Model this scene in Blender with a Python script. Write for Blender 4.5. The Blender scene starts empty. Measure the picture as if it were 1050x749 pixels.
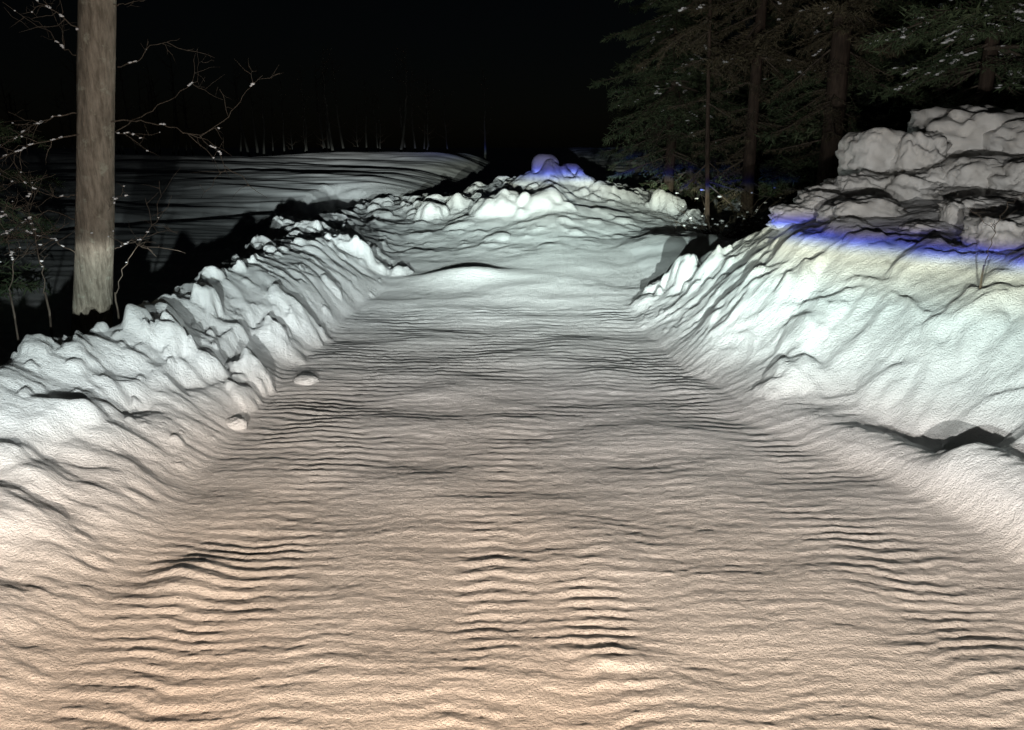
import bpy, math, random
import numpy as np

random.seed(7)
RNG = np.random.default_rng(11)
R = math.radians
S = bpy.context.scene
COL = S.collection

# ------------------------------------------------------------------ camera
CAM_H, PITCH, FPX, IW, IH = 1.70, 15.8, 793.0, 1050.0, 749.0
cam = bpy.data.cameras.new("camera")
cam_ob = bpy.data.objects.new("camera", cam)
COL.objects.link(cam_ob)
cam_ob.location = (0, 0, CAM_H)
cam_ob.rotation_euler = (R(90 - PITCH), 0, 0)
cam.sensor_fit = 'HORIZONTAL'
cam.sensor_width = 36
cam.lens = 36 * FPX / IW
cam.clip_end = 4000
S.camera = cam_ob


def at(px, py, d):
    """world point seen at photo position (px, py) at horizontal depth d metres"""
    u = (px - IW / 2) / FPX
    v = (IH / 2 - py) / FPX
    c, s = math.cos(R(PITCH)), math.sin(R(PITCH))
    dy, dz = c + v * s, -s + v * c
    k = d / dy
    return np.array((u * k, d, CAM_H + dz * k))


# ------------------------------------------------------------------ noise
_TB = np.random.default_rng(99)
_PM = _TB.permutation(4096)
_PV = _TB.random(4096).astype(np.float32)
_GC, _GS = np.cos(_PV * 2 * math.pi), np.sin(_PV * 2 * math.pi)


def _cell(ix, iy, seed):
    return _PM[(_PM[(ix + seed * 131) & 4095] + iy + seed * 71) & 4095]


def _rnd(ix, iy, seed):
    return _PV[_cell(ix, iy, seed)]


def pnoise(x, y, seed=0):
    x0, y0 = np.floor(x), np.floor(y)
    fx, fy = (x - x0).astype(np.float32), (y - y0).astype(np.float32)
    x0, y0 = x0.astype(np.int32), y0.astype(np.int32)
    ux, uy = fx * fx * fx * (fx * (fx * 6 - 15) + 10), fy * fy * fy * (fy * (fy * 6 - 15) + 10)

    def g(i, j):
        c = _cell(x0 + i, y0 + j, seed)
        return _GC[c] * (fx - i) + _GS[c] * (fy - j)
    a = g(0, 0) * (1 - ux) + g(1, 0) * ux
    b = g(0, 1) * (1 - ux) + g(1, 1) * ux
    return (a * (1 - uy) + b * uy) * 1.41


def fbm(x, y, seed, octs=3, gain=.5):
    s, a, t = 0, 1, 0
    for k in range(octs):
        s = s + a * pnoise(x * 2 ** k, y * 2 ** k, seed + 17 * k)
        t += a
        a *= gain
    return s / t


def sstep(a, b, x):
    t = np.clip((x - a) / (b - a), 0, 1)
    return t * t * (3 - 2 * t)


def lumps(x, y, cell, rmin, rmax, seed, prob=1.0, expo=.6, asp=1.0, where=None):
    """rounded lumps, one jittered lump per cell; height in metres"""
    if where is not None:
        out = np.zeros_like(x)
        if where.any():
            out[where] = lumps(x[where], y[where], cell, rmin, rmax, seed, prob, expo, asp)
        return out
    a1, a2 = rmax * 1.1, rmax * .42
    wx = x + rmax * (.42 * pnoise(x / a1, y / a1, seed + 5) + .20 * pnoise(x / a2, y / a2, seed + 7))
    wy = y + rmax * (.42 * pnoise(x / a1, y / a1, seed + 6) + .20 * pnoise(x / a2, y / a2, seed + 8))
    cx, cy = np.floor(wx / cell).astype(np.int32), np.floor(wy / cell).astype(np.int32)
    out = np.zeros_like(x)
    for i in (-1, 0, 1):
        for j in (-1, 0, 1):
            a, b = cx + i, cy + j
            px = (a + .15 + .7 * _rnd(a, b, seed)) * cell
            py = (b + .15 + .7 * _rnd(a, b, seed + 1)) * cell
            t = _rnd(a, b, seed + 2)
            r = rmin + (rmax - rmin) * t * t
            q = ((wx - px) ** 2 + ((wy - py) * asp) ** 2) / (r * r)
            h = r * np.clip(1 - q, 0, 1) ** expo
            h[_rnd(a, b, seed + 3) >= prob] = 0
            out = np.maximum(out, h)
    return out


def smax(a, b, k):
    h = np.clip(.5 + .5 * (a - b) / k, 0, 1)
    return b + (a - b) * h + k * h * (1 - h)


def sabs(v, e=.07):
    return np.sqrt(v * v + e * e) - e * .5


def curve(pts):
    a = np.array(pts, float)
    return lambda y: np.interp(y, a[:, 0], a[:, 1])


# ------------------------------------------------------------------ the land, one height function
xbl = curve([(-2, -1.45), (2, -1.47), (2.5, -1.55), (3.2, -1.55), (4.5, -1.68), (5.3, -1.72), (6.9, -1.7), (8, -1.6), (9.6, -1.35), (11, -1.25), (13, -1.2), (80, -1.2)])
xcut = curve([(-2, -2.6), (2, -2.6), (3.46, -2.32), (4.6, -2.0), (6, -2.02), (8, -1.95), (10, -1.8), (12, -1.75), (80, -1.75)])
xcr = curve([(-2, -2.9), (3, -2.85), (4, -2.74), (5, -2.50), (6.4, -2.50), (7.7, -2.55), (9, -2.68), (11.6, -3.1), (14, -3.3), (80, -3.3)])
zcr = curve([(-2, .57), (4, .57), (5, .61), (7, .64), (9, .64), (12, .58), (14, .5), (15, .3), (17, 0), (80, 0)])
xbr = curve([(-2, 2.5), (1.5, 2.45), (3.16, 2.3), (3.8, 2.12), (4.36, 1.82), (4.9, 1.57), (6, 1.36), (7.7, 1.20), (9, 1.15), (80, 1.15)])
wbr = curve([(-2, 2.6), (3.5, 2.2), (4.8, 1.65), (6.3, .98), (7.2, 1.35), (8, 1.6), (10, 1.7), (80, 1.7)])
zmx = curve([(-60, 0), (-4.4, 0), (-3.6, .35), (-3, .56), (-2.2, .62), (-1.4, .70), (-.6, .84), (.1, 1.02), (.65, 1.22), (1.3, 1.06), (2.0, .92), (2.7, .78), (3.3, .5), (4.0, .3), (5, .1), (60, 0)])


# single lumps of the banks and the mound: photo place, distance and size
SPOTS = [(512, 217, 13.0, 52, 44), (556, 221, 12.8, 52, 38), (590, 193, 15.4, 34, 20), (540, 196, 15.2, 34, 20), (606, 197, 15.0, 26, 20), (625, 207, 14.6, 28, 18), (648, 205, 14.6, 24, 16),
         (472, 207, 14.2, 24, 16), (440, 214, 13.6, 26, 14), (376, 268, 9.5, 30, 34), (408, 281, 9.5, 22, 16), (352, 262, 9.6, 30, 30), (303, 345, 6.6, 40, 40),
         (290, 370, 6.1, 38, 24), (255, 372, 5.3, 34, 22), (283, 232, 10.8, 30, 14), (320, 238, 10.6, 34, 18), (813, 394, 5.0, 52, 44), (690, 208, 14.0, 30, 18),
         (715, 222, 12.9, 26, 16), (700, 272, 8.0, 34, 20), (676, 296, 8.2, 28, 16), (728, 262, 7.6, 34, 14), (660, 318, 7.9, 26, 14), (140, 328, 5.0, 30, 24), (172, 328, 5.0, 36, 24), (210, 303, 5.9, 26, 22)]


def land0(x, y):
    z = np.zeros_like(x)
    shape = x.shape
    # --- wide terms
    wob = .10 * pnoise(x / .9, y / .9, 3) + .05 * pnoise(x / .3, y / .3, 4)
    # --- snow field on the left, rising away; forest floor on the right
    fld = sstep(.0, .9, xcr(y) - x)
    edg = 28.5 + 2.2 * pnoise(x / 7.0, y / 40, 22)
    far = .14 + .058 * (np.clip(y, 6, None) - 6) - .10 * np.clip(y - edg, 0, 40)
    far = far + .15 * fbm(x / 5.5, y / 2.0 + .15 * x, 21, 3) * sstep(7, 15, y) + .13 * pnoise(x / 14, y / 5, 23) * sstep(9, 20, y)
    far = far - .10 * np.exp(-((y - 15 - .30 * x + 3 * pnoise(x / 9, y / 30, 29)) / .55) ** 2) - .14 * np.exp(-((y - 23 + .2 * x + 4 * pnoise(x / 11, y / 30, 28)) / .8) ** 2)
    far = far + .03 * fbm(x / 1.3, y / .4, 24, 2)
    frs = .12 + .05 * np.clip(y - 8, 0, 30) * sstep(0, 3, x)
    frs = frs + .10 * fbm(x / 1.6, y / 1.6, 31, 3)
    beyond = sstep(-3.6, .6, x - .08 * (y - 16))
    behind = far * (1 - beyond) + frs * beyond
    # --- road surface
    rd = .016 * fbm(x / .75, y / .30, 41, 3) + .024 * pnoise(x / .8, y / .60, 42) + .045 * np.exp(-((x + 1.30) / .14) ** 2 - ((y - 2.80) / .17) ** 2) + .02 * np.exp(-((x - .38) / .16) ** 2 - ((y - 2.28) / .05) ** 2)
    rd = rd + .010 * np.clip(pnoise(x / .55 + .4 * y, y / .30, 48) - .16, 0, 1) * .9
    warp = .07 * pnoise(x / .42, y / .5, 43) + .018 * pnoise(x / .12, y / .2, 44)
    lam = .105 + .004 * np.clip(y, 0, 14)
    ph = 2 * math.pi * (np.log(.053 + .007 * np.clip(y, 0, 8)) / .007 + warp / (.053 + .007 * np.clip(y, 0, 8)))
    rip = np.sin(ph + .7 * np.sin(ph)) * (.8 + .5 * pnoise(x / .10, y / .12, 49))
    near_l = np.exp(-((x - xbl(y) - .42) / .34) ** 2)
    near_r = np.exp(-((x - xbr(y) + .30 + .35 * sstep(4.5, 3, y)) / .22) ** 2)
    trk = np.exp(-((x + .10 + .06 * np.sin(y)) / .13) ** 2) * sstep(4.6, 3.9, y) + .9 * np.exp(-((x - .42 + .03 * y) / .12) ** 2) * sstep(3.4, 2.6, y)
    allr = .30 + .45 * sstep(4.2, 6.5, y)
    patch = np.clip(.78 + .9 * pnoise(x / .55, y / .8, 45), .12, 1.3)
    rd = rd + (.0062 * (near_l + near_r + .9 * trk) + .0082 * allr) * rip * patch * sstep(10.5, 7.5, y)
    rd = rd + .0042 * fbm(x / .16, y / .05, 46, 2) + .0036 * fbm(x / .035, y / .026, 47, 2)
    z = z + rd * sstep(11.5, 8.5, y)

    # --- left bank
    wl = (x < -1.0) & (x > -5.2) & (y < 17)
    wr = (x > .6) & (x < 8) & (y < 12)
    wm = (y > 9) & (y < 19) & (x > -5) & (x < 6)
    s = xbl(y) + .5 * wob - x
    cutd = np.maximum(xbl(y) - xcut(y), .12)
    crd = xbl(y) - xcr(y)
    toe = sstep(-.10, 1, s / cutd) * np.interp(y, [2, 3.4, 4.6, 6], [.30, .27, .20, .15])
    rough = .10 * pnoise(x / .5, y / .35, 51) + .04 * pnoise(x / .15, y / .12, 52)
    st = sstep(-.03, .14, s - cutd + rough)
    wall = st * np.interp(y, [2, 4, 6, 9], [.10, .13, .18, .2])
    top = sstep(0, 1, (s - cutd - .1) / np.maximum(crd - cutd, .2)) * np.maximum(zcr(y) - np.interp(y, [2, 4, 6, 9], [.40, .38, .36, .34]), .04)
    fall = 1 - sstep(-.05, .62, s - crd - .10 + .25 * pnoise(x / .7, y / .7, 53))
    kf = sstep(5.6, 7.2, y)
    ease = zcr(y) * np.sin(1.5708 * np.clip(s / np.maximum(crd, .2), 0, 1) ** .9)
    zl = ((toe + wall + top) * (1 - kf) + ease * kf) * sstep(15.5, 13.5, y)
    onb = sstep(-.05, .25, s - cutd + rough)
    l1 = lumps(x, y, .50, .10, .25, 61, .50, .62, 1.0, wl)
    l2 = lumps(x, y, .20, .03, .10, 62, .45, .6, 1.0, wl)
    l3 = lumps(x, y, .85, .18, .40, 63, .40, .7, 1.0, wl)
    lum = np.maximum(np.maximum(l1 * .72, l2 * .8), l3 * .42) + .3 * l2
    fw = .14 * pnoise(x / .33, y / .33, 91)
    rl1 = 1 - sabs(pnoise((x + .3 * y + fw) / .50, (y + fw) / .36, 92))
    rl2 = 1 - sabs(pnoise((x + .2 * y + fw) / .28, (y - fw) / .17, 93))
    lum_l = (lum * (.45 + .55 * sstep(.15, .6, s - cutd)) + .062 * (rl1 ** 2 - .55) + .020 * (rl2 ** 2 - .5)) * onb * sstep(-.2, .25, crd + .45 - s) * np.interp(y, [4.6, 6.0, 7.5], [.72, .95, .75])
    crumb = lumps(x, y, .095, .010, .036, 64, .38, .6, 1.0, wl | wr) + .007 * fbm(x / .06, y / .05, 96, 2)
    # drapery: rivulets that run down the cut and the slope
    drp = np.abs(pnoise((y + .25 * x + .10 * wob) / .16, x / .9, 65))
    drp2 = np.abs(pnoise((y - .35 * s) / .075, s / .5, 66))
    ons = sstep(0, .2, s) * (1 - sstep(0, .35, s - cutd))
    zl = zl + ons * (.016 * drp * sstep(3, 6, y) + .012 * drp2)
    zl = zl + ons * (.085 * fbm(x / .5 + y, y / .28, 67, 2) * sstep(.05, .5, s) + .012 * fbm(x / .2 + .7 * y / .2, y / .09, 68, 2))
    # clods that rolled down to the road edge
    rol = lumps(x, y, .42, .05, .17, 69, .5, .5, 1.0, wl) * sstep(-.14, -.02, s) * (1 - sstep(0, .3, s - cutd)) * sstep(4.2, 5.0, y)
    zl = np.maximum(zl, 0) + rol * .8 + lum_l * 1.0 + crumb * 1.5 * sstep(3.4, 4.6, y) * sstep(-.04, .1, s) * (.55 + .45 * np.clip(pnoise(x / .4, y / .4, 97) * 2, -1, 1))
    inl = (s > -.35)
    zl = zl * fall + behind * fld * (1 - fall)
    # --- right bank
    s = x - xbr(y) + .6 * wob
    W = wbr(y)
    q = s / W
    prof = 1.0 * (.55 * sstep(-.05, 1.05, q) + .45 * np.clip(q, 0, 1)) + .12 * np.clip(q - 1, 0, 3.0) * W
    prof = np.minimum(prof, 1.45 + .12 * np.clip(y - 6, 0, 6))
    endr = 1 - sstep(7.5, 8.8, y - .45 * np.clip(x - 2.2, 0, 3) + .5 * pnoise(x / .6, y / .6, 71))
    berm = np.interp(y, [2, 3.6, 4.4, 5.4], [.15, .13, .06, 0])
    prof = prof - sstep(-.05, .5, s) * .17 * np.exp(-((s - .42) / .34) ** 2) * np.interp(y, [2, 4.2, 5.2], [1, 1, 0])
    zr = np.maximum(prof, -.05) + berm * np.exp(-((s - .06) / .22) ** 2)
    ontop = sstep(.02, .4, q)
    m1 = lumps(x, y, .50, .10, .24, 73, .62, .75, 1.15, wr)
    m2 = lumps(x, y, .20, .03, .09, 74, .5, .7, 1.0, wr)
    fw = .26 * pnoise(x / .36, y / .36, 94)
    ridg = 1 - sabs(pnoise((x - .45 * y + fw) / .46, (y + .5 * x + fw) / .29, 75))
    ridg2 = 1 - sabs(pnoise((x - .5 * y - fw) / .26, (y + .6 * x + fw) / .14, 76))
    flow = (.058 * (ridg ** 2.2 - .5) + .016 * (ridg2 ** 2 - .5)) * (1 - .6 * sstep(1.1, 1.6, q))
    edge = sstep(6.3, 7.3, y) * sstep(2.5, 1.9, x)
    zr = zr + ontop * (flow + m1 * (.34 + .2 * edge) + m2 * (.25 + .4 * edge)) 
    zr = zr + sstep(-.1, .15, s) * (.010 * drp2 + .008 * np.abs(pnoise(s / .8, (y + .3 * s) / .17, 78))) * (1 - sstep(.5, 1, q))
    zr = zr + ontop * .04 * fbm(x / .8, y / .8, 77, 2) + crumb * sstep(-.05, .1, s) * (.30 + .4 * edge + .3 * np.clip(pnoise(x / .5, y / .5, 98) * 2, -1, 1))
    # slab-like swell at the near right, in front of its own hollow
    a = (x - 2.62) * .95 + (y - 3.70) * .31
    b = -(x - 2.62) * .31 + (y - 3.70) * .95 + .05 * pnoise(x / .3, y / .3, 72)
    zr = zr + .19 * np.exp(-(a / .50) ** 2) * np.where(b > 0, np.exp(-(b / .13) ** 2), np.exp(-(b / .55) ** 2))
    # crown of the pile behind
    zr = zr + .15 * sstep(.92, 1.5, q) * sstep(5.6, 7.4, y)
    pile = .10 * sstep(0, 1.0, x - 3.15 - .25 * (y - 7.0)) * sstep(6.4, 7.8, y) * (.75 + .5 * pnoise(x / 1.1, y / 1.1, 79))
    zr = zr + pile
    inr = sstep(-.30, -.02, s)
    zr = zr * endr + (1 - endr) * frs * sstep(.1, 1.0, s)
    zr = zr * inr
    # --- mound closing the road
    lat = zmx(x - .08 * (y - 15) * 0)
    ramp = .42 * sstep(6.8, 11.6, y + .3 * wob) + .24 * sstep(10.6, 13.2, y) + .34 * sstep(12.8, 15.9, y)
    back = 1 - sstep(16.4, 18.2, y + .6 * pnoise(x / 1.0, y / 1.0, 81))
    zm = lat * ramp * back + behind * (1 - back)
    lm = np.maximum(lumps(x, y, .55, .12, .32, 83, .42, .8, 1.0, wm) * .75, lumps(x, y, .28, .05, .14, 84, .5, .6, 1.0, wm) * .8)
    big = lumps(x, y, 1.1, .28, .52, 85, .4, .9, 1.0, wm) * .28
    crest = sstep(13.2, 14.6, y) * back
    zm = zm + lm * (.26 * sstep(9.6, 11.5, y) + .62 * crest) * back * sstep(.1, .4, lat) + big * sstep(11.6, 13.6, y) * back * .8 * sstep(.1, .4, lat)
    zm = zm + (.07 * fbm(x / .8, y / .9, 86, 3) + .022 * fbm(x / .3, y / .32, 87, 2)) * sstep(9.5, 11, y) * back
    zm = zm + .12 * np.exp(-((x + .55 - .2 * (y - 9.2)) / .55) ** 2 - ((y - 9.25) / .22) ** 2)
    # --- join
    m = sstep(6.3, 7.5, y)
    zroad = z + zm * m
    zl_ = np.where(inl, zl, 0)
    lw = sstep(-.1, .12, xbl(y) + .5 * wob - x)
    left = np.maximum(zl_, 0) * (1 - fld) + zl * fld
    out = zroad + lw * left * (1 - .0 * m)
    # inside the left bank footprint the mound must not add on top of the bank
    both = lw * m
    out = np.where(both > 0, zroad * (1 - lw) + lw * smax(left, zroad, .14), out)
    out = out * (1 - fld) + np.where(y > 9, np.maximum(left, np.where(y < 18.2, zm * m - .35, -5)), left) * fld
    kf = sstep(16.6, 18.4, y)
    out = out * (1 - kf) + behind * kf
    mr = 1 - sstep(10.0, 12.0, y)
    out = out + zr * mr * inr
    return out


def resolve(spots):
    res = []
    for px, py, d, w, h in spots:
        rx, hh = w * d / FPX / 2, h * d / FPX
        p = at(px, py - h / 2, d)
        g = float(land0(np.array([[p[0]]]), np.array([[d + .3 * rx]]))[0, 0])
        res.append((p[0], d + .3 * rx, rx, float(np.clip(p[2] - g, .35 * hh, 1.25 * hh))))
    return res


SPOTS = resolve(SPOTS)


def land(x, y):
    out = land0(x, y)
    for cx, cy, rx, H in SPOTS:
        k = (np.abs(x - cx) < 3 * rx) & (np.abs(y - cy) < 3 * rx)
        if not k.any(): continue
        xx, yy = x[k], y[k]
        wx = xx + .55 * rx * pnoise(xx / rx, yy / rx, 201) + .25 * rx * pnoise(xx / rx * 2.3, yy / rx * 2.3, 203)
        wy = yy + .55 * rx * pnoise(xx / rx + 9, yy / rx, 202)
        q = ((wx - cx) ** 2 + ((wy - cy) * .85) ** 2) / (rx * 1.3) ** 2
        out[k] += H * np.clip(1 - q, 0, 1) ** 1.15
    return out


def rows(y0, y1, c):
    ys = [y0]
    while ys[-1] < y1:
        ys.append(ys[-1] + c * max(ys[-1], .9) ** 1.1)
    return np.array(ys)


YS = np.concatenate([np.linspace(-2.5, .75, 14), rows(.8, 46, .0034)])
NU = 1240
t = np.linspace(-1, 1, NU)
US = .68 * t + .32 * t ** 3
X = US[None, :] * (2.3 + .86 * np.clip(YS, 0, None))[:, None]
Y = np.repeat(YS[:, None], NU, 1)
Z = land(X, Y)


def height(x, y):
    return float(land(np.array([[float(x)]]), np.array([[float(y)]]))[0, 0])


# ------------------------------------------------------------------ object helpers
def tag(o, label=None, cat=None, group=None, kind=None):
    if label: o['label'] = label
    if cat: o['category'] = cat
    if group: o['group'] = group
    if kind: o['kind'] = kind
    return o


def mesh_from(name, verts, faces, mat, parent=None, smooth=True, loop_sizes=None):
    """faces: (n,k) int array or list of arrays with different k"""
    me = bpy.data.meshes.new(name)
    verts = np.asarray(verts, np.float32)
    fl = faces if isinstance(faces, list) else [faces]
    fl = [np.asarray(f, np.int32) for f in fl if len(f)]
    me.vertices.add(len(verts))
    me.vertices.foreach_set('co', verts.ravel())
    nl = sum(f.size for f in fl)
    me.loops.add(nl)
    me.loops.foreach_set('vertex_index', np.concatenate([f.ravel() for f in fl]))
    st, tot, k = [], [], 0
    for f in fl:
        n, w = f.shape
        st.append(k + np.arange(n) * w)
        tot.append(np.full(n, w))
        k += n * w
    st, tot = np.concatenate(st).astype(np.int32), np.concatenate(tot).astype(np.int32)
    me.polygons.add(len(st))
    me.polygons.foreach_set('loop_start', st)
    me.polygons.foreach_set('loop_total', tot)
    me.polygons.foreach_set('use_smooth', np.full(len(st), smooth))
    me.update(calc_edges=True)
    me.validate()
    if mat: me.materials.append(mat)
    o = bpy.data.objects.new(name, me)
    COL.objects.link(o)
    if parent is not None: o.parent = parent
    return o


def empty(name, loc, rz=0):
    o = bpy.data.objects.new(name, None)
    o.empty_display_size = .2
    COL.objects.link(o)
    o.location = tuple(float(v) for v in loc)
    o.rotation_euler = (0, 0, rz)
    return o


class MB:
    """collects tubes and quads into one mesh"""
    def __init__(s): s.v, s.q, s.t, s.n = [], [], [], 0

    def add(s, v, q=None, t=None):
        v = np.asarray(v, float)
        if q is not None and len(q): s.q.append(np.asarray(q) + s.n)
        if t is not None and len(t): s.t.append(np.asarray(t) + s.n)
        s.v.append(v)
        s.n += len(v)

    def tube(s, pts, r0, r1, k=6, power=1.0, wob=0):
        pts = np.asarray(pts, float)
        n = len(pts)
        tan = np.gradient(pts, axis=0)
        tan /= np.linalg.norm(tan, axis=1)[:, None] + 1e-9
        up = np.array((0, 0, 1.)) if abs(tan[0][2]) < .8 else np.array((0, 1., 0))
        a = np.cross(tan, up); a /= np.linalg.norm(a, axis=1)[:, None] + 1e-9
        b = np.cross(tan, a)
        tt = np.linspace(0, 1, n)
        rr = r0 + (r1 - r0) * tt ** power
        ang = np.linspace(0, 2 * math.pi, k, endpoint=False)
        rad = rr[:, None] * (1 + wob * np.random.default_rng(n * k).normal(size=(n, k)))
        ring = pts[:, None, :] + rad[..., None] * (np.cos(ang)[None, :, None] * a[:, None, :] + np.sin(ang)[None, :, None] * b[:, None, :])
        i = np.arange(n - 1)[:, None] * k
        j = np.arange(k)[None, :]
        q = np.stack([i + j, i + (j + 1) % k, i + k + (j + 1) % k, i + k + j], -1).reshape(-1, 4)
        v = np.vstack([ring.reshape(-1, 3), pts[:1], pts[-1:]])
        tr = [(j2, n * k, (j2 + 1) % k) for j2 in range(k)] + [((n - 1) * k + (j2 + 1) % k, n * k + 1, (n - 1) * k + j2) for j2 in range(k)]
        s.add(v, q, np.array(tr)[:, ::-1])

    def build(s, name, mat, parent=None, smooth=True):
        f = []
        if s.q: f.append(np.concatenate(s.q))
        if s.t: f.append(np.concatenate(s.t))
        return mesh_from(name, np.concatenate(s.v), f, mat, parent, smooth)


# ------------------------------------------------------------------ materials
def new_mat(name):
    m = bpy.data.materials.new(name)
    m.use_nodes = True
    nt = m.node_tree
    return m, nt, nt.nodes['Principled BSDF']


def N(nt, typ, **kw):
    n = nt.nodes.new(typ)
    for k, v in kw.items(): setattr(n, k, v)
    return n


def noise_node(nt, co, scale, detail=3, rough=.55, sc=None):
    n = N(nt, 'ShaderNodeTexNoise')
    n.inputs['Scale'].default_value = scale
    n.inputs['Detail'].default_value = detail
    n.inputs['Roughness'].default_value = rough
    if sc is not None:
        mp = N(nt, 'ShaderNodeMapping')
        mp.inputs['Scale'].default_value = sc
        nt.links.new(co, mp.inputs[0])
        co = mp.outputs[0]
    nt.links.new(co, n.inputs['Vector'])
    return n


def snow_mat(name, base, bump, grain=1.0, mottle=.04, warm=None):
    m, nt, bs = new_mat(name)
    co = N(nt, 'ShaderNodeNewGeometry').outputs['Position']
    a = noise_node(nt, co, 95, 4, .7)
    b = noise_node(nt, co, 26, 3, .6, (.55, 1.5, 1))
    c = noise_node(nt, co, 320, 2, .6)
    mx = N(nt, 'ShaderNodeMath', operation='MULTIPLY_ADD')
    mx.inputs[1].default_value = .8
    nt.links.new(b.outputs[0], mx.inputs[0]); nt.links.new(a.outputs[0], mx.inputs[2])
    my = N(nt, 'ShaderNodeMath', operation='MULTIPLY_ADD')
    my.inputs[1].default_value = .35
    nt.links.new(c.outputs[0], my.inputs[0]); nt.links.new(mx.outputs[0], my.inputs[2])
    bp = N(nt, 'ShaderNodeBump')
    bp.inputs['Strength'].default_value = bump
    bp.inputs['Distance'].default_value = .006 * grain
    nt.links.new(my.outputs[0], bp.inputs['Height'])
    nt.links.new(bp.outputs[0], bs.inputs['Normal'])
    d = noise_node(nt, co, 3.1, 5, .6)
    rp = N(nt, 'ShaderNodeValToRGB')
    rp.color_ramp.elements[0].position = .3
    rp.color_ramp.elements[1].position = .7
    lo = [v * (1 - 2 * mottle) for v in base]
    if warm: lo = [l * w for l, w in zip(lo, warm)]
    rp.color_ramp.elements[0].color = (*lo, 1)
    rp.color_ramp.elements[1].color = (*base, 1)
    nt.links.new(d.outputs[0], rp.inputs[0])
    nt.links.new(rp.outputs[0], bs.inputs['Base Color'])
    bs.inputs['Roughness'].default_value = .55
    bs.inputs['Specular IOR Level'].default_value = .25
    return m


M_ROAD = snow_mat('packed_road_snow', (.84, .845, .85), 1.0, 2.7, .04)
M_BANK = M_ROAD
M_BLOCK = snow_mat('old_block_snow', (.70, .70, .69), .55, 1.0, .08, (1, .97, .93))
M_FIELD = snow_mat('field_snow', (.84, .85, .86), .35, 1.0, .03)


def bark_mat(name, c0, c1, scale, bump, lichen=None):
    m, nt, bs = new_mat(name)
    co = N(nt, 'ShaderNodeTexCoord').outputs['Object']
    a = noise_node(nt, co, scale, 6, .7, (1, 1, .16))
    b = noise_node(nt, co, scale * .5, 4, .6, (1, 1, .5))
    mx = N(nt, 'ShaderNodeMath', operation='MULTIPLY_ADD')
    mx.inputs[1].default_value = .5
    nt.links.new(b.outputs[0], mx.inputs[0]); nt.links.new(a.outputs[0], mx.inputs[2])
    rp = N(nt, 'ShaderNodeValToRGB')
    rp.color_ramp.elements[0].position = .58
    rp.color_ramp.elements[1].position = .92
    rp.color_ramp.elements[0].color = (*c0, 1)
    rp.color_ramp.elements[1].color = (*c1, 1)
    nt.links.new(mx.outputs[0], rp.inputs[0])
    out = rp.outputs[0]
    if lichen:
        l = noise_node(nt, co, 9, 5, .7)
        lr = N(nt, 'ShaderNodeValToRGB')
        lr.color_ramp.elements[0].position = .57
        lr.color_ramp.elements[1].position = .66
        nt.links.new(l.outputs[0], lr.inputs[0])
        mc = N(nt, 'ShaderNodeMix', data_type='RGBA')
        nt.links.new(lr.outputs[0], mc.inputs[0])
        nt.links.new(out, mc.inputs[6])
        mc.inputs[7].default_value = (*lichen, 1)
        out = mc.outputs[2]
    nt.links.new(out, bs.inputs['Base Color'])
    bp = N(nt, 'ShaderNodeBump')
    bp.inputs['Strength'].default_value = bump
    bp.inputs['Distance'].default_value = .012
    nt.links.new(mx.outputs[0], bp.inputs['Height'])
    nt.links.new(bp.outputs[0], bs.inputs['Normal'])
    bs.inputs['Roughness'].default_value = .85
    bs.inputs['Specular IOR Level'].default_value = .15
    return m


M_BARK = bark_mat('brown_bark', (.15, .128, .10), (.37, .325, .265), 34, 1.0, (.38, .37, .30))
M_DARKBARK = bark_mat('dark_spruce_bark', (.032, .024, .019), (.085, .062, .048), 22, .8)
M_BIRCH = bark_mat('pale_birch_bark', (.04, .042, .038), (.13, .135, .12), 8, .3)
M_TWIG = bark_mat('grey_twig', (.06, .048, .038), (.145, .12, .095), 60, .3)


def leaf_mat(name, c0, c1):
    m, nt, bs = new_mat(name)
    co = N(nt, 'ShaderNodeNewGeometry').outputs['Position']
    a = noise_node(nt, co, 2.2, 4, .6)
    rp = N(nt, 'ShaderNodeValToRGB')
    rp.color_ramp.elements[0].position = .35
    rp.color_ramp.elements[1].position = .7
    rp.color_ramp.elements[0].color = (*c0, 1)
    rp.color_ramp.elements[1].color = (*c1, 1)
    nt.links.new(a.outputs[0], rp.inputs[0])
    nt.links.new(rp.outputs[0], bs.inputs['Base Color'])
    bs.inputs['Roughness'].default_value = .7
    bs.inputs['Specular IOR Level'].default_value = .2
    return m


M_NEEDLE = leaf_mat('spruce_needles', (.055, .085, .045), (.11, .14, .075))
M_BRONZE = leaf_mat('dry_brown_twigs', (.075, .066, .042), (.115, .10, .062))
M_SNOWCAP = snow_mat('fresh_snow_on_twigs', (.85, .86, .88), .3, .6, .02)

# ------------------------------------------------------------------ the land as separate meshes
ny, nx = X.shape
idx = np.arange(ny * nx).reshape(ny, nx)
quads = np.stack([idx[:-1, :-1], idx[:-1, 1:], idx[1:, 1:], idx[1:, :-1]], -1)
xc = (X[:-1, :-1] + X[1:, 1:]) / 2
yc = (Y[:-1, :-1] + Y[1:, 1:]) / 2
jit = .06 * pnoise(xc / .4, yc / .4, 301)
is_left = (xc < xbl(yc) + .03 + jit) & (xc > xcr(yc) - .75 + jit) & (yc < 12.6 + jit)
is_field = (xc <= xcr(yc) - .75 + jit) & (xc < -1.6 + .1 * (yc - 16))
is_right = (xc > xbr(yc) - .12 + jit) & (yc < 8.8 + .45 * np.clip(xc - 2.2, 0, 3) + jit) & (xc < 7.5) & (yc > -2)
is_mound = (yc > 10.2 + jit) & (yc < 18.0) & (xc > -4.2) & (xc < 4.6) & ~is_left
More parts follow.
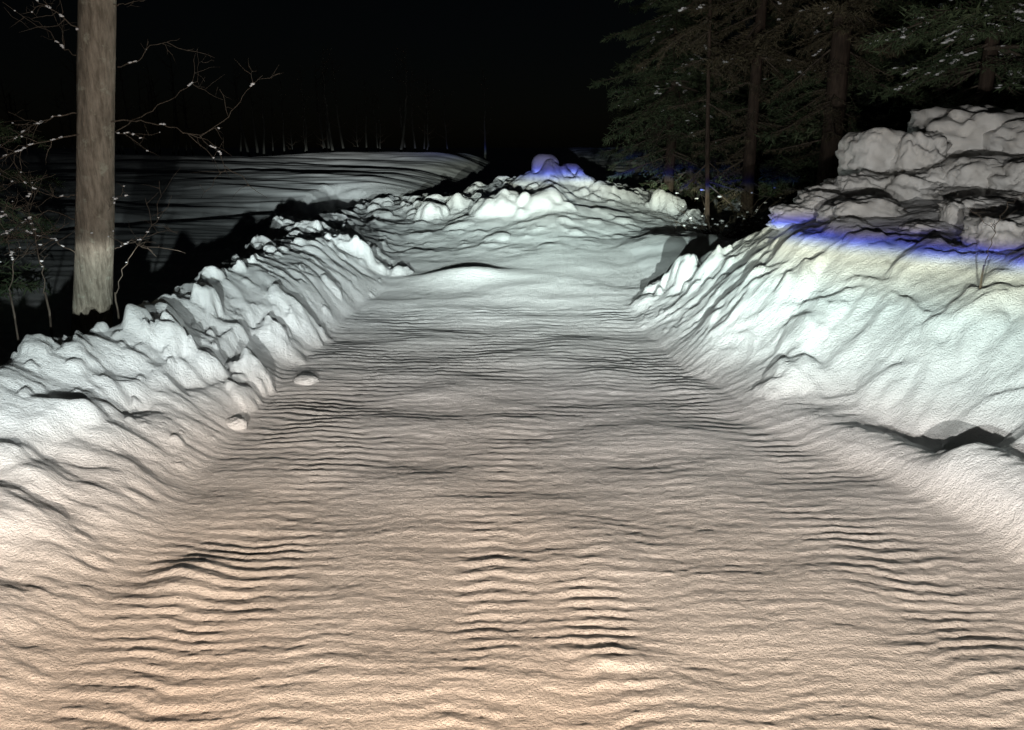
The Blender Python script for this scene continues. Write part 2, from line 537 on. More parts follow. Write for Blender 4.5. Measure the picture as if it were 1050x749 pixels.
is_road = (yc <= 10.2 + jit) & (xc > xbl(yc) + .03 + jit - .001) & (xc < xbr(yc) + .4)
reg = np.full(xc.shape, 5)
reg[is_field] = 4
reg[is_mound] = 3
reg[is_right] = 2
reg[is_left] = 1
reg[is_road & ~is_right & ~is_left] = 0
VV = np.stack([X, Y, Z], -1).reshape(-1, 3)


def region(name, k, mat):
    f = quads[reg == k].reshape(-1, 4)
    used, inv = np.unique(f, return_inverse=True)
    return mesh_from(name, VV[used], inv.reshape(-1, 4), mat)


tag(region('road', 0, M_ROAD), kind='structure')
tag(region('snow_bank', 1, M_BANK), 'long low lumpy snow bank with a cut face along the left edge of the road', 'snow bank')
tag(region('snow_bank', 2, M_BANK), 'broad bright snow bank sloping up on the right to the grey heap of blocks', 'snow bank')
tag(region('snow_mound', 3, M_BANK), 'wide lumpy snow mound closing the far end of the road before dark trees', 'snow mound')
tag(region('snow_field', 4, M_FIELD), kind='structure')
tag(region('forest_floor', 5, M_FIELD), kind='structure')
gs = 1500
tag(mesh_from('ground', [(-gs, -gs, -1.2), (gs, -gs, -1.2), (gs, gs, -1.2), (-gs, gs, -1.2)], np.array([[0, 1, 2, 3]]), M_FIELD), kind='structure')


# ------------------------------------------------------------------ loose lumps and blocks of snow
def ico(n):
    import bmesh
    bm = bmesh.new()
    bmesh.ops.create_icosphere(bm, subdivisions=n, radius=1)
    v = np.array([w.co[:] for w in bm.verts])
    f = np.array([[w.index for w in p.verts] for p in bm.faces])
    bm.free()
    return v, f


ICO = {k: ico(k) for k in (2, 3, 5)}


def n3(v, sc, seed):
    a = pnoise(v[:, 0] * sc + 3.1 * v[:, 2] * sc, v[:, 1] * sc + 1.7, seed)
    b = pnoise(v[:, 1] * sc + 5.3, v[:, 2] * sc - .9 * v[:, 0] * sc, seed + 1)
    return (a + b) * .6


def block(name, loc, size, rz=0, boxy=.5, rough=.13, seed=0, mat=None, tilt=0.0, sub=5):
    v, f = ICO[sub]
    v = v.copy()
    p = 2 + 5 * boxy
    nrm = (np.abs(v) ** p).sum(1) ** (1 / p)
    v = v / nrm[:, None]
    ln = np.linalg.norm(v, axis=1)[:, None]
    d = v / ln
    off = rough * n3(d + seed * 1.37, 1.3, 400 + seed) + rough * .55 * n3(d - seed, 2.9, 430 + seed) + rough * .25 * n3(d, 6.5, 460 + seed)
    cl = np.abs(n3(d + seed, 1.9, 480 + seed))
    off = off - rough * .6 * np.clip(.10 - cl, 0, .1) / .1
    v = v * (1 + off[:, None] * 1.6)
    v = v * (np.array(size) / 2)[None, :]
    o = mesh_from(name, v, f, mat or M_BLOCK)
    o.location = tuple(float(q) for q in loc)
    o.rotation_euler = (tilt, tilt * .6, rz)
    return o


def px_block(px, py, d, w, h, dep, label, **kw):
    p = at(px, py, d)
    sc = d / FPX
    k = dict(seed=px_block.n, rz=0, boxy=.4)
    k.update(kw)
    px_block.n += 1
    return tag(block('snow_block', p, (w * sc * 1.04, dep, h * sc * 1.04), **k), label, 'snow block', 'grey snow blocks heaped on the right bank')


px_block.n = 1
px_block(900, 172, 7.9, 62, 66, .55, 'pale boxy snow block standing at the left end of the high grey heap', boxy=.75, rough=.10, rz=.25)
px_block(992, 166, 7.9, 100, 92, .95, 'largest tall snow block forming the top of the grey heap', boxy=.5, rough=.16, rz=-.1)
px_block(938, 178, 7.6, 46, 70, .5, 'narrow upright snow block wedged between the pale boxy block and the largest block', boxy=.45, rough=.14)
px_block(1050, 170, 7.4, 80, 76, .9, 'rounded snow block at the right edge of the photo high on the heap', boxy=.4)
px_block(1010, 196, 7.0, 84, 62, .6, 'flat faced snow block below the largest block, with a short dark crack', boxy=.65, rough=.10)
px_block(962, 202, 7.2, 60, 52, .5, 'sloping snow block under the largest block, left of the flat faced one', boxy=.3)
px_block(1052, 200, 6.6, 60, 60, .5, 'snow block at the right edge just above the curved twig', boxy=.3)
px_block(884, 232, 6.55, 74, 52, .50, 'big rounded snow boulder resting on the blue light line', boxy=.3, rough=.12)
px_block(921, 234, 6.5, 66, 30, .4, 'low snow lump tailing off right of the big rounded boulder', boxy=.1)
px_block(976, 226, 6.0, 17, 34, .16, 'small upright finger shaped snow lump on the heap', boxy=.3, rough=.08)
px_block(946, 242, 5.95, 40, 24, .26, 'small oval snow lump left of the finger shaped one', boxy=.2)
px_block(1000, 222, 6.1, 60, 34, .4, 'arched snow lump right of the finger shaped one', boxy=.2)
px_block(1026, 250, 5.35, 60, 50, .42, 'rounded snow block at the blue light line behind the curved twig', boxy=.4)
px_block(815, 224, 7.1, 46, 26, .35, 'low snow lump at the far left tip of the heap', boxy=.25)
px_block(846, 206, 7.5, 50, 30, .4, 'knobbly snow lump below the pale boxy block', boxy=.2, rough=.2)
px_block(872, 197, 7.7, 50, 26, .4, 'flat snow lump directly under the pale boxy block', boxy=.2)
px_block(912, 208, 7.2, 60, 24, .4, 'crumbly snow ledge above the big rounded boulder', boxy=.2, rough=.2)

px_block(884, 208, 7.35, 54, 50, .5, 'lumpy snow boulder in the hollow under the pale boxy block', boxy=.25, rough=.15, sub=5)
px_block(930, 210, 7.15, 56, 54, .5, 'egg shaped snow boulder in the middle of the heap, above the big rounded one', boxy=.2, rough=.14)
px_block(972, 218, 6.85, 54, 50, .45, 'snow boulder right behind the finger shaped lump', boxy=.3, rough=.14)
px_block(1030, 226, 6.3, 66, 48, .45, 'broad snow boulder below the right edge block, above the blue light line', boxy=.3, rough=.14)
px_block(930, 244, 6.25, 60, 26, .4, 'small flat snow clod touching the blue light line in the middle of the heap', boxy=.2)
px_block(840, 218, 7.2, 40, 34, .4, 'cracked snow clod on the left flank of the heap', boxy=.3, rough=.16)

chunks = [
    # px, py, depth, w, h, label
    (559, 179, 15.7, 27, 25, 'round bluish snow ball at the very top of the far mound'),
    (584, 187, 15.9, 30, 16, 'pale blue snow lump just right of the ball on the mound top'),
    (314, 392, 5.55, 26, 10, 'small loose snow clod lying out on the road surface'),
    (242, 441, 4.55, 22, 12, 'small snow clod at the foot of the cut left bank'),
]
for i, (px, py, d, w, h, lab) in enumerate(chunks):
    p = at(px, py, d)
    sc = d / FPX
    g = height(p[0], p[1])
    hh = h * sc
    zc = p[2]
    # sink to rest in the snow: stretch the lump down to the surface it stands on
    low = min(zc - hh / 2, g - .04)
    top = zc + hh / 2
    if top < g + hh * .45: top = g + hh * .6
    low = max(low, top - 1.7 * hh)
    o = block('snow_lump', (p[0], p[1], (top + low) / 2), (w * sc, w * sc * .9, top - low), rz=i * 1.3, boxy=.05 + .2 * (i % 3 == 0), rough=.07, seed=40 + i, mat=M_BANK, sub=5 if d < 8 else 3)
    tag(o, lab, 'snow lump', 'loose snow lumps on the banks and mound')

# ------------------------------------------------------------------ trees
def snow_blobs(mb, pts, rmin, rmax, rng, flat=.55):
    v0, f0 = ICO[2]
    for p in pts:
        r = rng.uniform(rmin, rmax)
        v = v0 * np.array((r * rng.uniform(.8, 1.7), r * rng.uniform(.8, 1.7), r * flat)) * (1 + .25 * rng.normal(size=(len(v0), 1)))
        a = rng.uniform(0, 6.28)
        ca, sa = math.cos(a), math.sin(a)
        v = np.stack([v[:, 0] * ca - v[:, 1] * sa, v[:, 0] * sa + v[:, 1] * ca, v[:, 2]], 1)
        mb.add(v + np.array(p), t=f0)


def wander(p0, p1, n, amp, rng):
    p0, p1 = np.array(p0, float), np.array(p1, float)
    tt = np.linspace(0, 1, n)[:, None]
    L = np.linalg.norm(p1 - p0)
    jig = np.cumsum(rng.normal(size=(n, 3)), 0)
    jig = jig - jig[0] - (jig[-1] - jig[0]) * tt
    return p0 + (p1 - p0) * tt + jig * amp * L / n ** .5


def resample(pts, n, rng, amp):
    pts = np.asarray(pts, float)
    s = np.concatenate([[0], np.cumsum(np.linalg.norm(np.diff(pts, axis=0), axis=1))])
    q = np.linspace(0, s[-1], n)
    out = np.stack([np.interp(q, s, pts[:, k]) for k in range(3)], 1)
    return out + rng.normal(size=out.shape) * amp


# the brown trunk beside the left bank
rng = np.random.default_rng(5)
TB = at(93, 318, 5.65)
tops = at(103, 0, 5.65)
slope = (tops - TB) / (tops[2] - TB[2])
TZ = height(TB[0], TB[1]) - .1
base = TB + slope * (TZ - TB[2])
root = empty('pine_tree', base)
tag(root, 'thick brown bare tree trunk with snowy dead twigs standing behind the left snow bank', 'tree')
trunk_pts = [slope * zz + np.array((.012 * math.sin(zz * 1.7), .01 * math.cos(zz * 1.3), 0)) for zz in np.linspace(0, 9, 46)]
k = 28
zz = np.linspace(0, 9, 46)
tv, tq = [], []
for i, p in enumerate(trunk_pts):
    r = .130 * (1 - .045 * zz[i]) + .05 * math.exp(-zz[i] / .22)
    for j in range(k):
        a = 2 * math.pi * j / k
        rr = r * (1 + .025 * math.sin(5 * a + zz[i] * .8) + .02 * math.sin(9 * a - zz[i] * 2.1) + .012 * rng.normal())
        tv.append((p[0] + rr * math.cos(a), p[1] + rr * math.sin(a), p[2]))
for i in range(len(trunk_pts) - 1):
    for j in range(k):
        tq.append((i * k + j, i * k + (j + 1) % k, (i + 1) * k + (j + 1) % k, (i + 1) * k + j))
mesh_from('trunk', tv, np.array(tq), M_BARK, root)


def twig(parent, px_pts, d0, d1, r0, r1, snow=0, side=0, seed=0, name='branch', off=None):
    rg = np.random.default_rng(seed)
    n = len(px_pts)
    pts = [at(px, py, d0 + (d1 - d0) * i / max(n - 1, 1)) for i, (px, py) in enumerate(px_pts)]
    pts = np.array(pts) - (off if off is not None else base)
    r0, r1 = r0 * .55, r1 * .55
    c = resample(pts, max(8, n * 4), rg, .006)
    mb = MB()
    mb.tube(c, r0, r1, 6)
    ends = []
    for s_ in range(side):
        i = rg.integers(len(c) // 4, len(c) - 1)
        dv = c[min(i + 1, len(c) - 1)] - c[i - 1]
        dv /= np.linalg.norm(dv) + 1e-9
        sd = rg.normal(size=3); sd -= dv * sd.dot(dv); sd /= np.linalg.norm(sd) + 1e-9
        L = rg.uniform(.10, .34)
        e = c[i] + (dv * .6 + sd * .8) * L + np.array((0, 0, -.03))
        w = wander(c[i], e, 6, .10, rg)
        mb.tube(w, r1 * 1.3 + .0008, .0012, 4)
        ends.append(w[rg.integers(2, 6)])
        for _ in range(2):
            i2 = rg.integers(1, 5)
            e2 = w[i2] + (dv * .4 + rg.normal(size=3) * .5) * L * .5
            mb.tube(wander(w[i2], e2, 4, .1, rg), .0016, .0009, 3)
    b = mb.build(name, M_TWIG, parent)
    if snow:
        sm = MB()
        dn = resample(c, 160, rg, 0)
        pk = []
        for _ in range(snow // 2 + 1):
            i = rg.integers(20, 150)
            pk += [q + np.array((0, 0, .004)) for q in dn[i:i + rg.integers(2, 8)]]
        pk += ends[:snow // 3]
        snow_blobs(sm, pk, .003, .008, rg, .7)
        tag(sm.build('snow_cap', M_SNOWCAP, b), kind='stuff')
    return b


twig(root, [(85, 138), (60, 142), (30, 150), (0, 163), (-40, 172)], 5.55, 5.2, .010, .004, 22, 14, 1)
twig(root, [(82, 116), (55, 120), (28, 133), (0, 152), (-30, 160)], 5.6, 5.35, .009, .003, 16, 12, 2)
twig(root, [(88, 36), (72, 24), (55, 12), (30, -6)], 5.6, 5.4, .008, .003, 8, 6, 3)
twig(root, [(84, 60), (62, 48), (48, 28), (20, 14)], 5.62, 5.7, .007, .002, 3, 4, 4)
twig(root, [(82, 200), (60, 202), (40, 196), (20, 185), (0, 192)], 5.6, 5.3, .007, .0025, 8, 12, 5)
twig(root, [(80, 262), (52, 245), (30, 240), (8, 224), (-15, 210)], 5.58, 5.1, .008, .003, 14, 10, 6)
twig(root, [(80, 226), (50, 215), (25, 228), (5, 240), (-20, 262)], 5.6, 5.4, .007, .0025, 8, 12, 7)
twig(root, [(116, 124), (140, 124), (172, 130), (206, 140), (226, 160), (234, 182)], 5.6, 5.3, .009, .0025, 7, 5, 8)
twig(root, [(118, 134), (150, 118), (180, 98), (204, 82), (203, 50)], 5.6, 5.9, .006, .0018, 2, 4, 9)
twig(root, [(206, 140), (236, 118), (252, 96), (268, 76)], 5.38, 5.3, .0045, .0015, 1, 3, 10)
twig(root, [(120, 70), (142, 62), (156, 46), (186, 40)], 5.6, 5.4, .006, .002, 3, 3, 11)
twig(root, [(116, 5), (130, 4), (146, 0), (170, -12)], 5.6, 5.4, .006, .002, 3, 2, 12)
twig(root, [(117, 256), (132, 248), (145, 242)], 5.58, 5.4, .005, .002, 6, 4, 13)
twig(root, [(114, 205), (122, 203), (130, 200)], 5.55, 5.45, .005, .002, 5, 2, 14)
twig(root, [(116, 136), (136, 138), (150, 142)], 5.55, 5.45, .006, .002, 8, 2, 15)
sm = MB()
rg = np.random.default_rng(77)
snow_blobs(sm, [at(*q) - base for q in ((118, 204, 5.52), (116, 237, 5.53), (94, 239, 5.53), (117, 208, 5.52))], .005, .011, rg, .8)
tag(sm.build('snow_cap', M_SNOWCAP, root), kind='stuff')

# thin bare saplings by the trunk
def sapling(name, label, px_pts, d, r, snow, side, seed, group=None):
    b0 = at(*px_pts[0], d)
    gz = height(b0[0], b0[1]) - .05
    o = empty(name, (b0[0], b0[1], gz))
    off = np.array((b0[0], b0[1], gz))
    tag(o, label, 'sapling', group)
    pts = list(px_pts)
    st = twig(o, pts, d, d, r, r * .25, 0, side, seed, 'stem', off)
    # run the stem down to the snow it grows from
    mb = MB()
    mb.tube(wander((0, 0, 0), b0 - off, 6, .02, np.random.default_rng(seed)), r * 1.3, r, 6)
    mb.build('stem_foot', M_TWIG, o)
    if snow:
        sm = MB()
        rg = np.random.default_rng(seed + 50)
        ln = resample([at(*q, d) - off for q in pts], 60, rg, .004)
        pk = [ln[rg.integers(12, 60)] for _ in range(snow)]
        snow_blobs(sm, pk, .003, .009, rg, .7)
        tag(sm.build('snow_cap', M_SNOWCAP, st), kind='stuff')
    return o


sapling('bare_sapling', 'thin bare sapling leaning right of the brown trunk', [(118, 300), (130, 270), (145, 245), (165, 222), (176, 200)], 5.3, .006, 4, 6, 21)
sapling('bare_sapling', 'bare branching sapling with snow crumbs left of the brown trunk', [(46, 300), (42, 270), (36, 240), (28, 215), (34, 180)], 5.0, .007, 10, 14, 22)
sapling('bare_sapling', 'low snowy bare sapling at the left edge of the photo', [(10, 300), (14, 270), (8, 245), (0, 225), (12, 200)], 4.9, .006, 10, 12, 23)
sapling('bare_sapling', 'dark curved bare twig sticking out of the snow at the right edge', [(1009, 272), (1016, 250), (1024, 225), (1034, 208), (1056, 196)], 4.75, .006, 0, 3, 24)


# spruces and pines
def spray_mesh(L, seed, dead=False):
    """one bough along +x, drooping, with flat side twigs full of needles"""
    rg = np.random.default_rng(seed)
    wood, leaf = MB(), MB()
    n = 9
    tt = np.linspace(0, 1, n)
    main = np.stack([tt * L, .04 * L * np.sin(tt * 3 + seed), -.20 * L * tt ** 1.6 + .10 * L * tt ** 4], 1)
    wood.tube(main, .014 * L + .003, .003, 5)
    tips = []
    lines = [main]
    for s_ in range(int(10 + 5 * L)):
        f = .12 + .86 * rg.random()
        p = np.array([np.interp(f, tt, main[:, k]) for k in range(3)])
        side = 1 if s_ % 2 else -1
        l = L * (.46 * (1 - f) + .12) * rg.uniform(.6, 1.1)
        a = rg.uniform(.6, 1.15) * side
        e = p + np.array((math.cos(a) * l, math.sin(a) * l, -l * rg.uniform(.05, .45)))
        w = wander(p, e, 5, .06, rg)
        wood.tube(w, .005, .0018, 3)
        lines.append(w)
        tips.append(w[rg.integers(2, 5)])
        for _ in range(2):
            f2 = rg.integers(1, 4)
            e2 = w[f2] + np.array((rg.uniform(.1, .8), rg.uniform(-.7, .7), rg.uniform(-.5, .1))) * l * .5
            lines.append(wander(w[f2], e2, 4, .06, rg))
            wood.tube(lines[-1], .003, .001, 3)
    P, D = [], []
    step = .022 if not dead else .10
    for ln in lines:
        seg = np.linalg.norm(np.diff(ln, axis=0), axis=1).sum()
        m = max(3, int(seg / step))
        q = np.linspace(.12 if ln is main else 0, 1, m) * (len(ln) - 1)
        i = np.minimum(q.astype(int), len(ln) - 2)
        fr = (q - i)[:, None]
        P.append(ln[i] * (1 - fr) + ln[i + 1] * fr)
        dd = ln[i + 1] - ln[i]
        D.append(dd / (np.linalg.norm(dd, axis=1)[:, None] + 1e-9))
    P, D = np.concatenate(P), np.concatenate(D)
    for rep in range(2):
        m = len(P)
        rnd = rg.normal(size=(m, 3))
        rnd -= D * (rnd * D).sum(1)[:, None]
        rnd /= np.linalg.norm(rnd, axis=1)[:, None] + 1e-9
        nd = D * .75 + rnd * .8
        nd /= np.linalg.norm(nd, axis=1)[:, None]
        ln_ = rg.uniform(.035, .075, size=(m, 1)) * (1 if not dead else .9)
        wv = np.cross(nd, rg.normal(size=(m, 3)))
        wv /= np.linalg.norm(wv, axis=1)[:, None] + 1e-9
        wv *= rg.uniform(.004, .008, size=(m, 1))
        v = np.stack([P - wv, P + wv, P + nd * ln_], 1).reshape(-1, 3)
        leaf.add(v, t=np.arange(m * 3).reshape(-1, 3))
    return wood, leaf, P[:len(P)]


SPR = [spray_mesh(1.0, s) for s in range(5)]
DEAD = [spray_mesh(1.0, 20 + s, True) for s in range(4)]


def xf(v, sc, az, pitch, loc):
    v = v * sc
    cp, sp = math.cos(pitch), math.sin(pitch)
    v = np.stack([v[:, 0] * cp - v[:, 2] * sp, v[:, 1], v[:, 0] * sp + v[:, 2] * cp], 1)
    ca, sa = math.cos(az), math.sin(az)
    return np.stack([v[:, 0] * ca - v[:, 1] * sa, v[:, 0] * sa + v[:, 1] * ca, v[:, 2]], 1) + loc


def conifer(name, label, x, y, H, r, z_live, z_dead, reach, seed, snow=0, group=None, needle=None, bark=None, zmax=None, per=5, lean=0.0):
    rg = np.random.default_rng(seed)
    gz = height(x, y) - .15 if abs(x) < 20 and y < 60 else 0
    o = empty(name, (x, y, gz))
    tag(o, label, 'tree', group)
    n = 26
    zs = np.linspace(0, H, n)
    pts = np.stack([lean * zs + .02 * np.sin(zs * .9 + seed), .02 * np.cos(zs * .7 + seed), zs], 1)
    mb = MB()
    mb.tube(pts, r * 1.05, r * .15, 14, 1.0, .02)
    mb.build('trunk', bark or M_DARKBARK, o)
    wood, leaf, sn = MB(), MB(), []
    z = z_dead
    zt = min(H * .97, zmax or 99)
    while z < zt:
        live = z >= z_live + rg.normal() * .3
        lib = SPR if live else DEAD
        for _ in range(per if live else max(2, per - 2)):
            w, l, tips = lib[rg.integers(len(lib))]
            f = max(.12, 1 - max(0, z - z_live) / max(H - z_live, .1))
            sc = reach * (f ** .8 if live else .62) * rg.uniform(.42, 1.18)
            az, pt = rg.uniform(0, 6.28), rg.uniform(-.42, .22) - (.18 if live else .2)
            loc = np.array((lean * z, 0, z + rg.normal() * .08))
            wv = xf(np.concatenate(w.v), sc, az, pt, loc)
            wood.add(wv, np.concatenate(w.q), np.concatenate(w.t))
            leaf.add(xf(np.concatenate(l.v), sc, az, pt, loc), t=np.concatenate(l.t))
            if live and snow and rg.random() < .8: sn.append(xf(tips, sc, az, pt, loc))
        z += rg.uniform(.22, .42)
    crown = leaf.build('crown', needle or M_NEEDLE, o, smooth=False)
    wood.build('limbs', M_TWIG, crown)
    if snow and sn:
        sn = np.concatenate(sn)
        pick = []
        for _ in range(snow // 4):
            i = rg.integers(0, len(sn) - 8)
            pick.append(sn[i:i + rg.integers(2, 8)] + np.array((0, 0, .010)))
        pick = np.concatenate(pick)
        sm = MB()
        snow_blobs(sm, pick, .008, .027, rg, .5)
        tag(sm.build('snow_cap', M_SNOWCAP, crown), kind='stuff')
    return o


conifer('spruce_tree', 'bushy green spruce with snow tipped boughs at the left front of the dark forest', 3.0, 15.2, 8, .10, 1.5, 1.2, 1.75, 31, 420, zmax=5.4, per=10)
conifer('spruce_tree', 'tall spruce with snowy boughs hanging over the right end of the block heap', 5.7, 9.9, 9, .10, 2.45, 2.0, 1.75, 32, 1500, zmax=5.2, per=10)
conifer('spruce_tree', 'dark spruce with a straight brown trunk above the pale boxy block', 4.6, 11.6, 11, .165, 3.0, .8, 1.5, 33, 160, zmax=5.4, per=5, needle=M_BRONZE)
conifer('spruce_tree', 'bare lower trunked spruce just left of the straight brown trunk, behind the heap', 3.75, 12.6, 11, .10, 2.9, .6, 1.5, 34, 120, zmax=5.6, per=5, needle=M_BRONZE)
conifer('spruce_tree', 'slim leaning dead stemmed tree over the gap between mound and right bank', 3.0, 11.9, 8, .035, 3.0, .9, 1.1, 35, 14, zmax=5, per=4, lean=-.06, needle=M_BRONZE)
forest = [(5.4, 13.2, 34), (3.9, 17.2, 37), (6.3, 16.0, 38), (8.0, 12.6, 39), (8.8, 16.5, 40), (5.6, 19.0, 41), (7.6, 20.0, 43), (10.5, 19.5, 44), (4.6, 23.0, 45), (11.5, 14.5, 46)]
for x, y, s in forest:
    conifer('spruce_tree', 'dim dark spruce deeper in the unlit forest on the right', x, y, 11, .04 if s == 36 else .13, 4.0 if s == 36 else 1.6, 3.9 if s == 36 else .6, 1.9, s, 14, 'dim spruces in the right forest', zmax=6.5, per=8, needle=M_NEEDLE)
conifer('spruce_tree', 'dim green spruce at the left edge behind the brown trunk and its twigs', -6.3, 8.4, 7, .08, .5, .3, 1.45, 60, 14, zmax=4.2, per=6)

# bare snowy bush between mound and right bank
rg = np.random.default_rng(91)
p = at(740, 222, 11.6)
gz = height(p[0], p[1]) - .05
bush = empty('bare_bush', (p[0], p[1], gz))
tag(bush, 'low bare snow dusted bush at the right end of the mound under the spruces', 'bush')
mb, sm, pk = MB(), MB(), []
for i in range(34):
    a = rg.uniform(0, 6.28)
    L = rg.uniform(.5, 1.25)
    e = np.array((math.cos(a) * L * .9, math.sin(a) * L * .5, L * rg.uniform(.25, .75)))
    w = wander((0, 0, 0), e, 9, .10, rg)
    mb.tube(w, .007, .002, 4)
    for _ in range(7):
        i2 = rg.integers(2, 8)
        e2 = w[i2] + rg.normal(size=3) * .14
        w2 = wander(w[i2], e2, 5, .1, rg)
        mb.tube(w2, .003, .0012, 3)
        if rg.random() < .45: pk.append(w2[rg.integers(2, 5)])
b = mb.build('stems', M_TWIG, bush)
snow_blobs(sm, pk, .008, .026, rg, .6)
tag(sm.build('snow_cap', M_SNOWCAP, bush), kind='stuff')

# faint trees along the far edge of the snow field
rg = np.random.default_rng(14)
proto = []
for v in range(4):
    mb = MB()
    H = 2.4 + .55 * v
    c = wander((0, 0, -.5), (rg.normal() * .25, 0, H), 14, .03, rg)
    mb.tube(c, .03 + .012 * v, .012, 8)
    cb = MB()
    for _ in range(26):
        i = rg.integers(5, 13)
        a = rg.uniform(0, 6.28)
        L = rg.uniform(.2, .7)
        w = wander(c[i], c[i] + np.array((math.cos(a) * L, math.sin(a) * L, L * rg.uniform(.3, 1))), 5, .1, rg)
        cb.tube(w, .009, .003, 4)
    proto.append((mb, cb))
first = {}
for i in range(64):
    y = rg.uniform(30.5, 37)
    x = -2.5 - i * .36 + rg.normal() * .8
    v = int(rg.integers(4))
    gz = height(x, y) - .1
    o = empty('birch_tree', (x, y, gz), rg.uniform(0, 6.28))
    tag(o, 'faint slender pale trunk at the far edge of the dark snow field', 'tree', 'faint trunks along the far edge of the field')
    if v not in first:
        a = proto[v][0].build('trunk', M_BIRCH, o)
        b = proto[v][1].build('crown', M_TWIG, o)
        first[v] = (a, b)
    else:
        for s_ in first[v]:
            c_ = s_.copy()
            COL.objects.link(c_)
            c_.parent = o


# ------------------------------------------------------------------ night sky, faint added fill light, headlamps
w = bpy.data.worlds.new("World")
S.world = w
w.use_nodes = True
nt = w.node_tree
bg = nt.nodes['Background']
sky = nt.nodes.new('ShaderNodeTexSky')
sky.sky_type = 'NISHITA'
sky.sun_disc = False
sky.sun_elevation = R(20)
sky.sun_rotation = R(200)
nt.links.new(sky.outputs[0], bg.inputs[0])
bg.inputs[1].default_value = .00022

sun = bpy.data.lights.new('ambient_fill', 'SUN')  # weak bluish fill added as ambient light, no such source in view
sun.energy = .0012
sun.angle = R(.5)
sun.color = (.8, .9, 1)
so = bpy.data.objects.new('ambient_fill', sun)
COL.objects.link(so)
so.rotation_euler = (R(70), 0, R(-20))

E0, E1 = -45.0, 25.0
CUT = 1.2


def headlamp(x):
    """dipped headlamp: beam pattern by elevation and azimuth, sharp cut-off with a blue fringe"""
    L = bpy.data.lights.new('headlamp', 'SPOT')
    L.energy = 20
    L.spot_size = R(172)
    L.spot_blend = .3
    L.shadow_soft_size = .028
    L.use_nodes = True
    nt = L.node_tree
    em = nt.nodes['Emission']
    lk = nt.links

    def mth(op, a, b=None, c=None):
        n = nt.nodes.new('ShaderNodeMath')
        n.operation = op
        for i, q in enumerate((a, b, c)):
            if q is None: continue
            if isinstance(q, (int, float)): n.inputs[i].default_value = q
            else: lk.new(q, n.inputs[i])
        return n.outputs[0]
    inc = nt.nodes.new('ShaderNodeNewGeometry').outputs['Incoming']
    sp = nt.nodes.new('ShaderNodeSeparateXYZ')
    lk.new(inc, sp.inputs[0])
    el = mth('DEGREES', mth('ARCSINE', sp.outputs[2])) if False else mth('MULTIPLY', mth('ARCSINE', sp.outputs[2]), 57.29578)
    az = mth('MULTIPLY', mth('ARCTAN2', sp.outputs[0], sp.outputs[1]), 57.29578)
    u = mth('DIVIDE', mth('SUBTRACT', el, E0), E1 - E0)

    def ramp(stops, fac):
        r = nt.nodes.new('ShaderNodeValToRGB')
        cr = r.color_ramp
        while len(cr.elements) < len(stops): cr.elements.new(.5)
        for e, (p_, c_) in zip(cr.elements, stops):
            e.position = (p_ - E0) / (E1 - E0)
            e.color = (*c_, 1) if isinstance(c_, tuple) else (c_, c_, c_, 1)
        lk.new(fac, r.inputs[0])
        return r.outputs[0]

    def logramp(pairs):
        return mth('POWER', 10.0, mth('MULTIPLY', ramp([(p_, math.log10(max(v, 1)) / 4) for p_, v in pairs], u), 4.0))

    def gauss(a0, sg):
        t_ = mth('DIVIDE', mth('SUBTRACT', az, a0), sg)
        return mth('POWER', 2.71828, mth('MULTIPLY', mth('MULTIPLY', t_, t_), -.5))
    base_ = logramp(BASE)
    hot = mth('MULTIPLY', logramp(HOT), gauss(2, 7.5))
    lf = mth('MULTIPLY', logramp(LEFT), gauss(-12, 4))
    lr = mth('MULTIPLY', logramp(RIGHT), gauss(20, 12))
    def ramp01(v, a, b):
        n = nt.nodes.new('ShaderNodeMapRange')
        n.inputs[1].default_value = a
        n.inputs[2].default_value = b
        lk.new(v, n.inputs[0])
        return n.outputs[0]
    side = mth('MULTIPLY', ramp01(az, -17, -24), ramp01(el, -4.2, -2.4))
    base_ = mth('MULTIPLY', base_, mth('SUBTRACT', 1.0, mth('MULTIPLY', side, mth('MULTIPLY', ramp01(el, CUT + .4, CUT), .5))))
    tot = mth('ADD', mth('ADD', base_, hot), mth('ADD', lf, lr))
    lk.new(tot, em.inputs['Strength'])
    mr = nt.nodes.new('ShaderNodeMapRange')
    mr.inputs[1].default_value = -9
    mr.inputs[2].default_value = -2
    lk.new(az, mr.inputs[0])
    mx = nt.nodes.new('ShaderNodeMix')
    mx.data_type = 'RGBA'
    lk.new(mr.outputs[0], mx.inputs[0])
    lk.new(ramp(COLOR_LEFT, u), mx.inputs[6])
    lk.new(ramp(COLOR, u), mx.inputs[7])
    mx2 = nt.nodes.new('ShaderNodeMix')
    mx2.data_type = 'RGBA'
    lk.new(gauss(2, 2.8), mx2.inputs[0])
    lk.new(mx.outputs[2], mx2.inputs[6])
    lk.new(ramp(COLOR_MID, u), mx2.inputs[7])
    lk.new(mx2.outputs[2], em.inputs['Color'])
    o = bpy.data.objects.new('headlamp', L)
    COL.objects.link(o)
    o.location = (x, LAMP_Y, LAMP_Z)
    o.rotation_euler = (R(90), 0, 0)
    return o


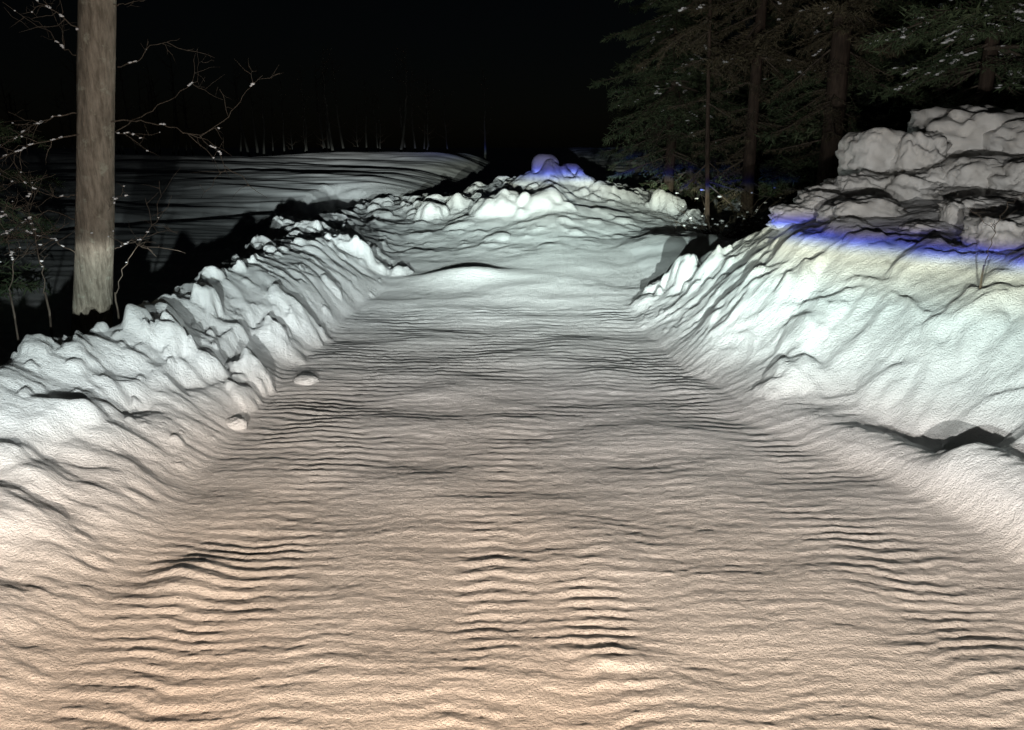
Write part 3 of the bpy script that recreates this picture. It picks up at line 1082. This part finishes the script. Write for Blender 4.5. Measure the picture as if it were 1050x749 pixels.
LAMP_Y, LAMP_Z = -.25, .88
BASE = [(-45, 8), (-25, 9.6), (-15, 20.5), (-10, 35), (-5, 46), (CUT + .15, 52), (CUT + .34, 9), (5, 10), (15, 10), (25, 9)]
HOT = [(-45, 1), (-12, 3), (-10, 14), (-5.6, 220), (-2, 380), (CUT + .12, 380), (CUT + .34, 90), (CUT + 1.3, 50), (CUT + 2.0, 16), (6, 14), (13, 13), (25, 3)]
LEFT = [(-45, 1), (-4, 1), (-1.5, 120), (0, 520), (CUT - .2, 700), (CUT + 1.0, 22), (5, 4), (9, 1), (25, 1)]
RIGHT = [(-45, 1), (CUT, 1), (CUT + .5, 7), (4, 17), (12, 17), (25, 8)]
COLOR_LEFT = [(-45, (1, .60, .35)), (-24, (1, .655, .42)), (-14, (1, .755, .56)), (-9, (1, .89, .78)), (-6, (.90, .97, .95)), (-2, (.86, 1.0, .98)), (0, (.88, 1.0, .98)), (2.5, (1, .95, .90)), (25, (1, .92, .84))]
COLOR = [(-45, (1, .65, .40)), (-24, (1, .71, .48)), (-14, (1, .81, .65)), (-9, (.95, .90, .84)), (-6, (.86, .96, .91)), (-2, (.82, 1.0, .93)), (CUT - .8, (.95, 1.0, .78)), (CUT - .34, (.80, .95, .95)), (CUT - .12, (.07, .16, 1.0)), (CUT + .2, (.06, .09, 1.0)), (CUT + .42, (.62, .55, 1.0)), (CUT + .85, (.98, .97, .94)), (25, (1, .93, .86))]
COLOR_MID = [q for q in COLOR if q[0] < CUT - .9] + [(CUT - .5, (.86, 1.0, .97)), (CUT - .1, (.35, .45, 1.0)), (CUT + .2, (.16, .20, 1.0))] + [(CUT + .4, (.22, .25, 1.0)), (CUT + 1.4, (.45, .42, 1.0)), (CUT + 2.2, (.98, .97, .94)), (25, (1, .93, .86))]
headlamp(-.62)
headlamp(.62)

# ------------------------------------------------------------------ view
S.view_settings.view_transform = 'Standard'
S.view_settings.look = 'None'
S.view_settings.exposure = .2
S.view_settings.gamma = 1
S.render.engine = 'CYCLES'
S.cycles.max_bounces = 5
S.cycles.diffuse_bounces = 3
S.cycles.glossy_bounces = 1
S.cycles.use_denoising = True
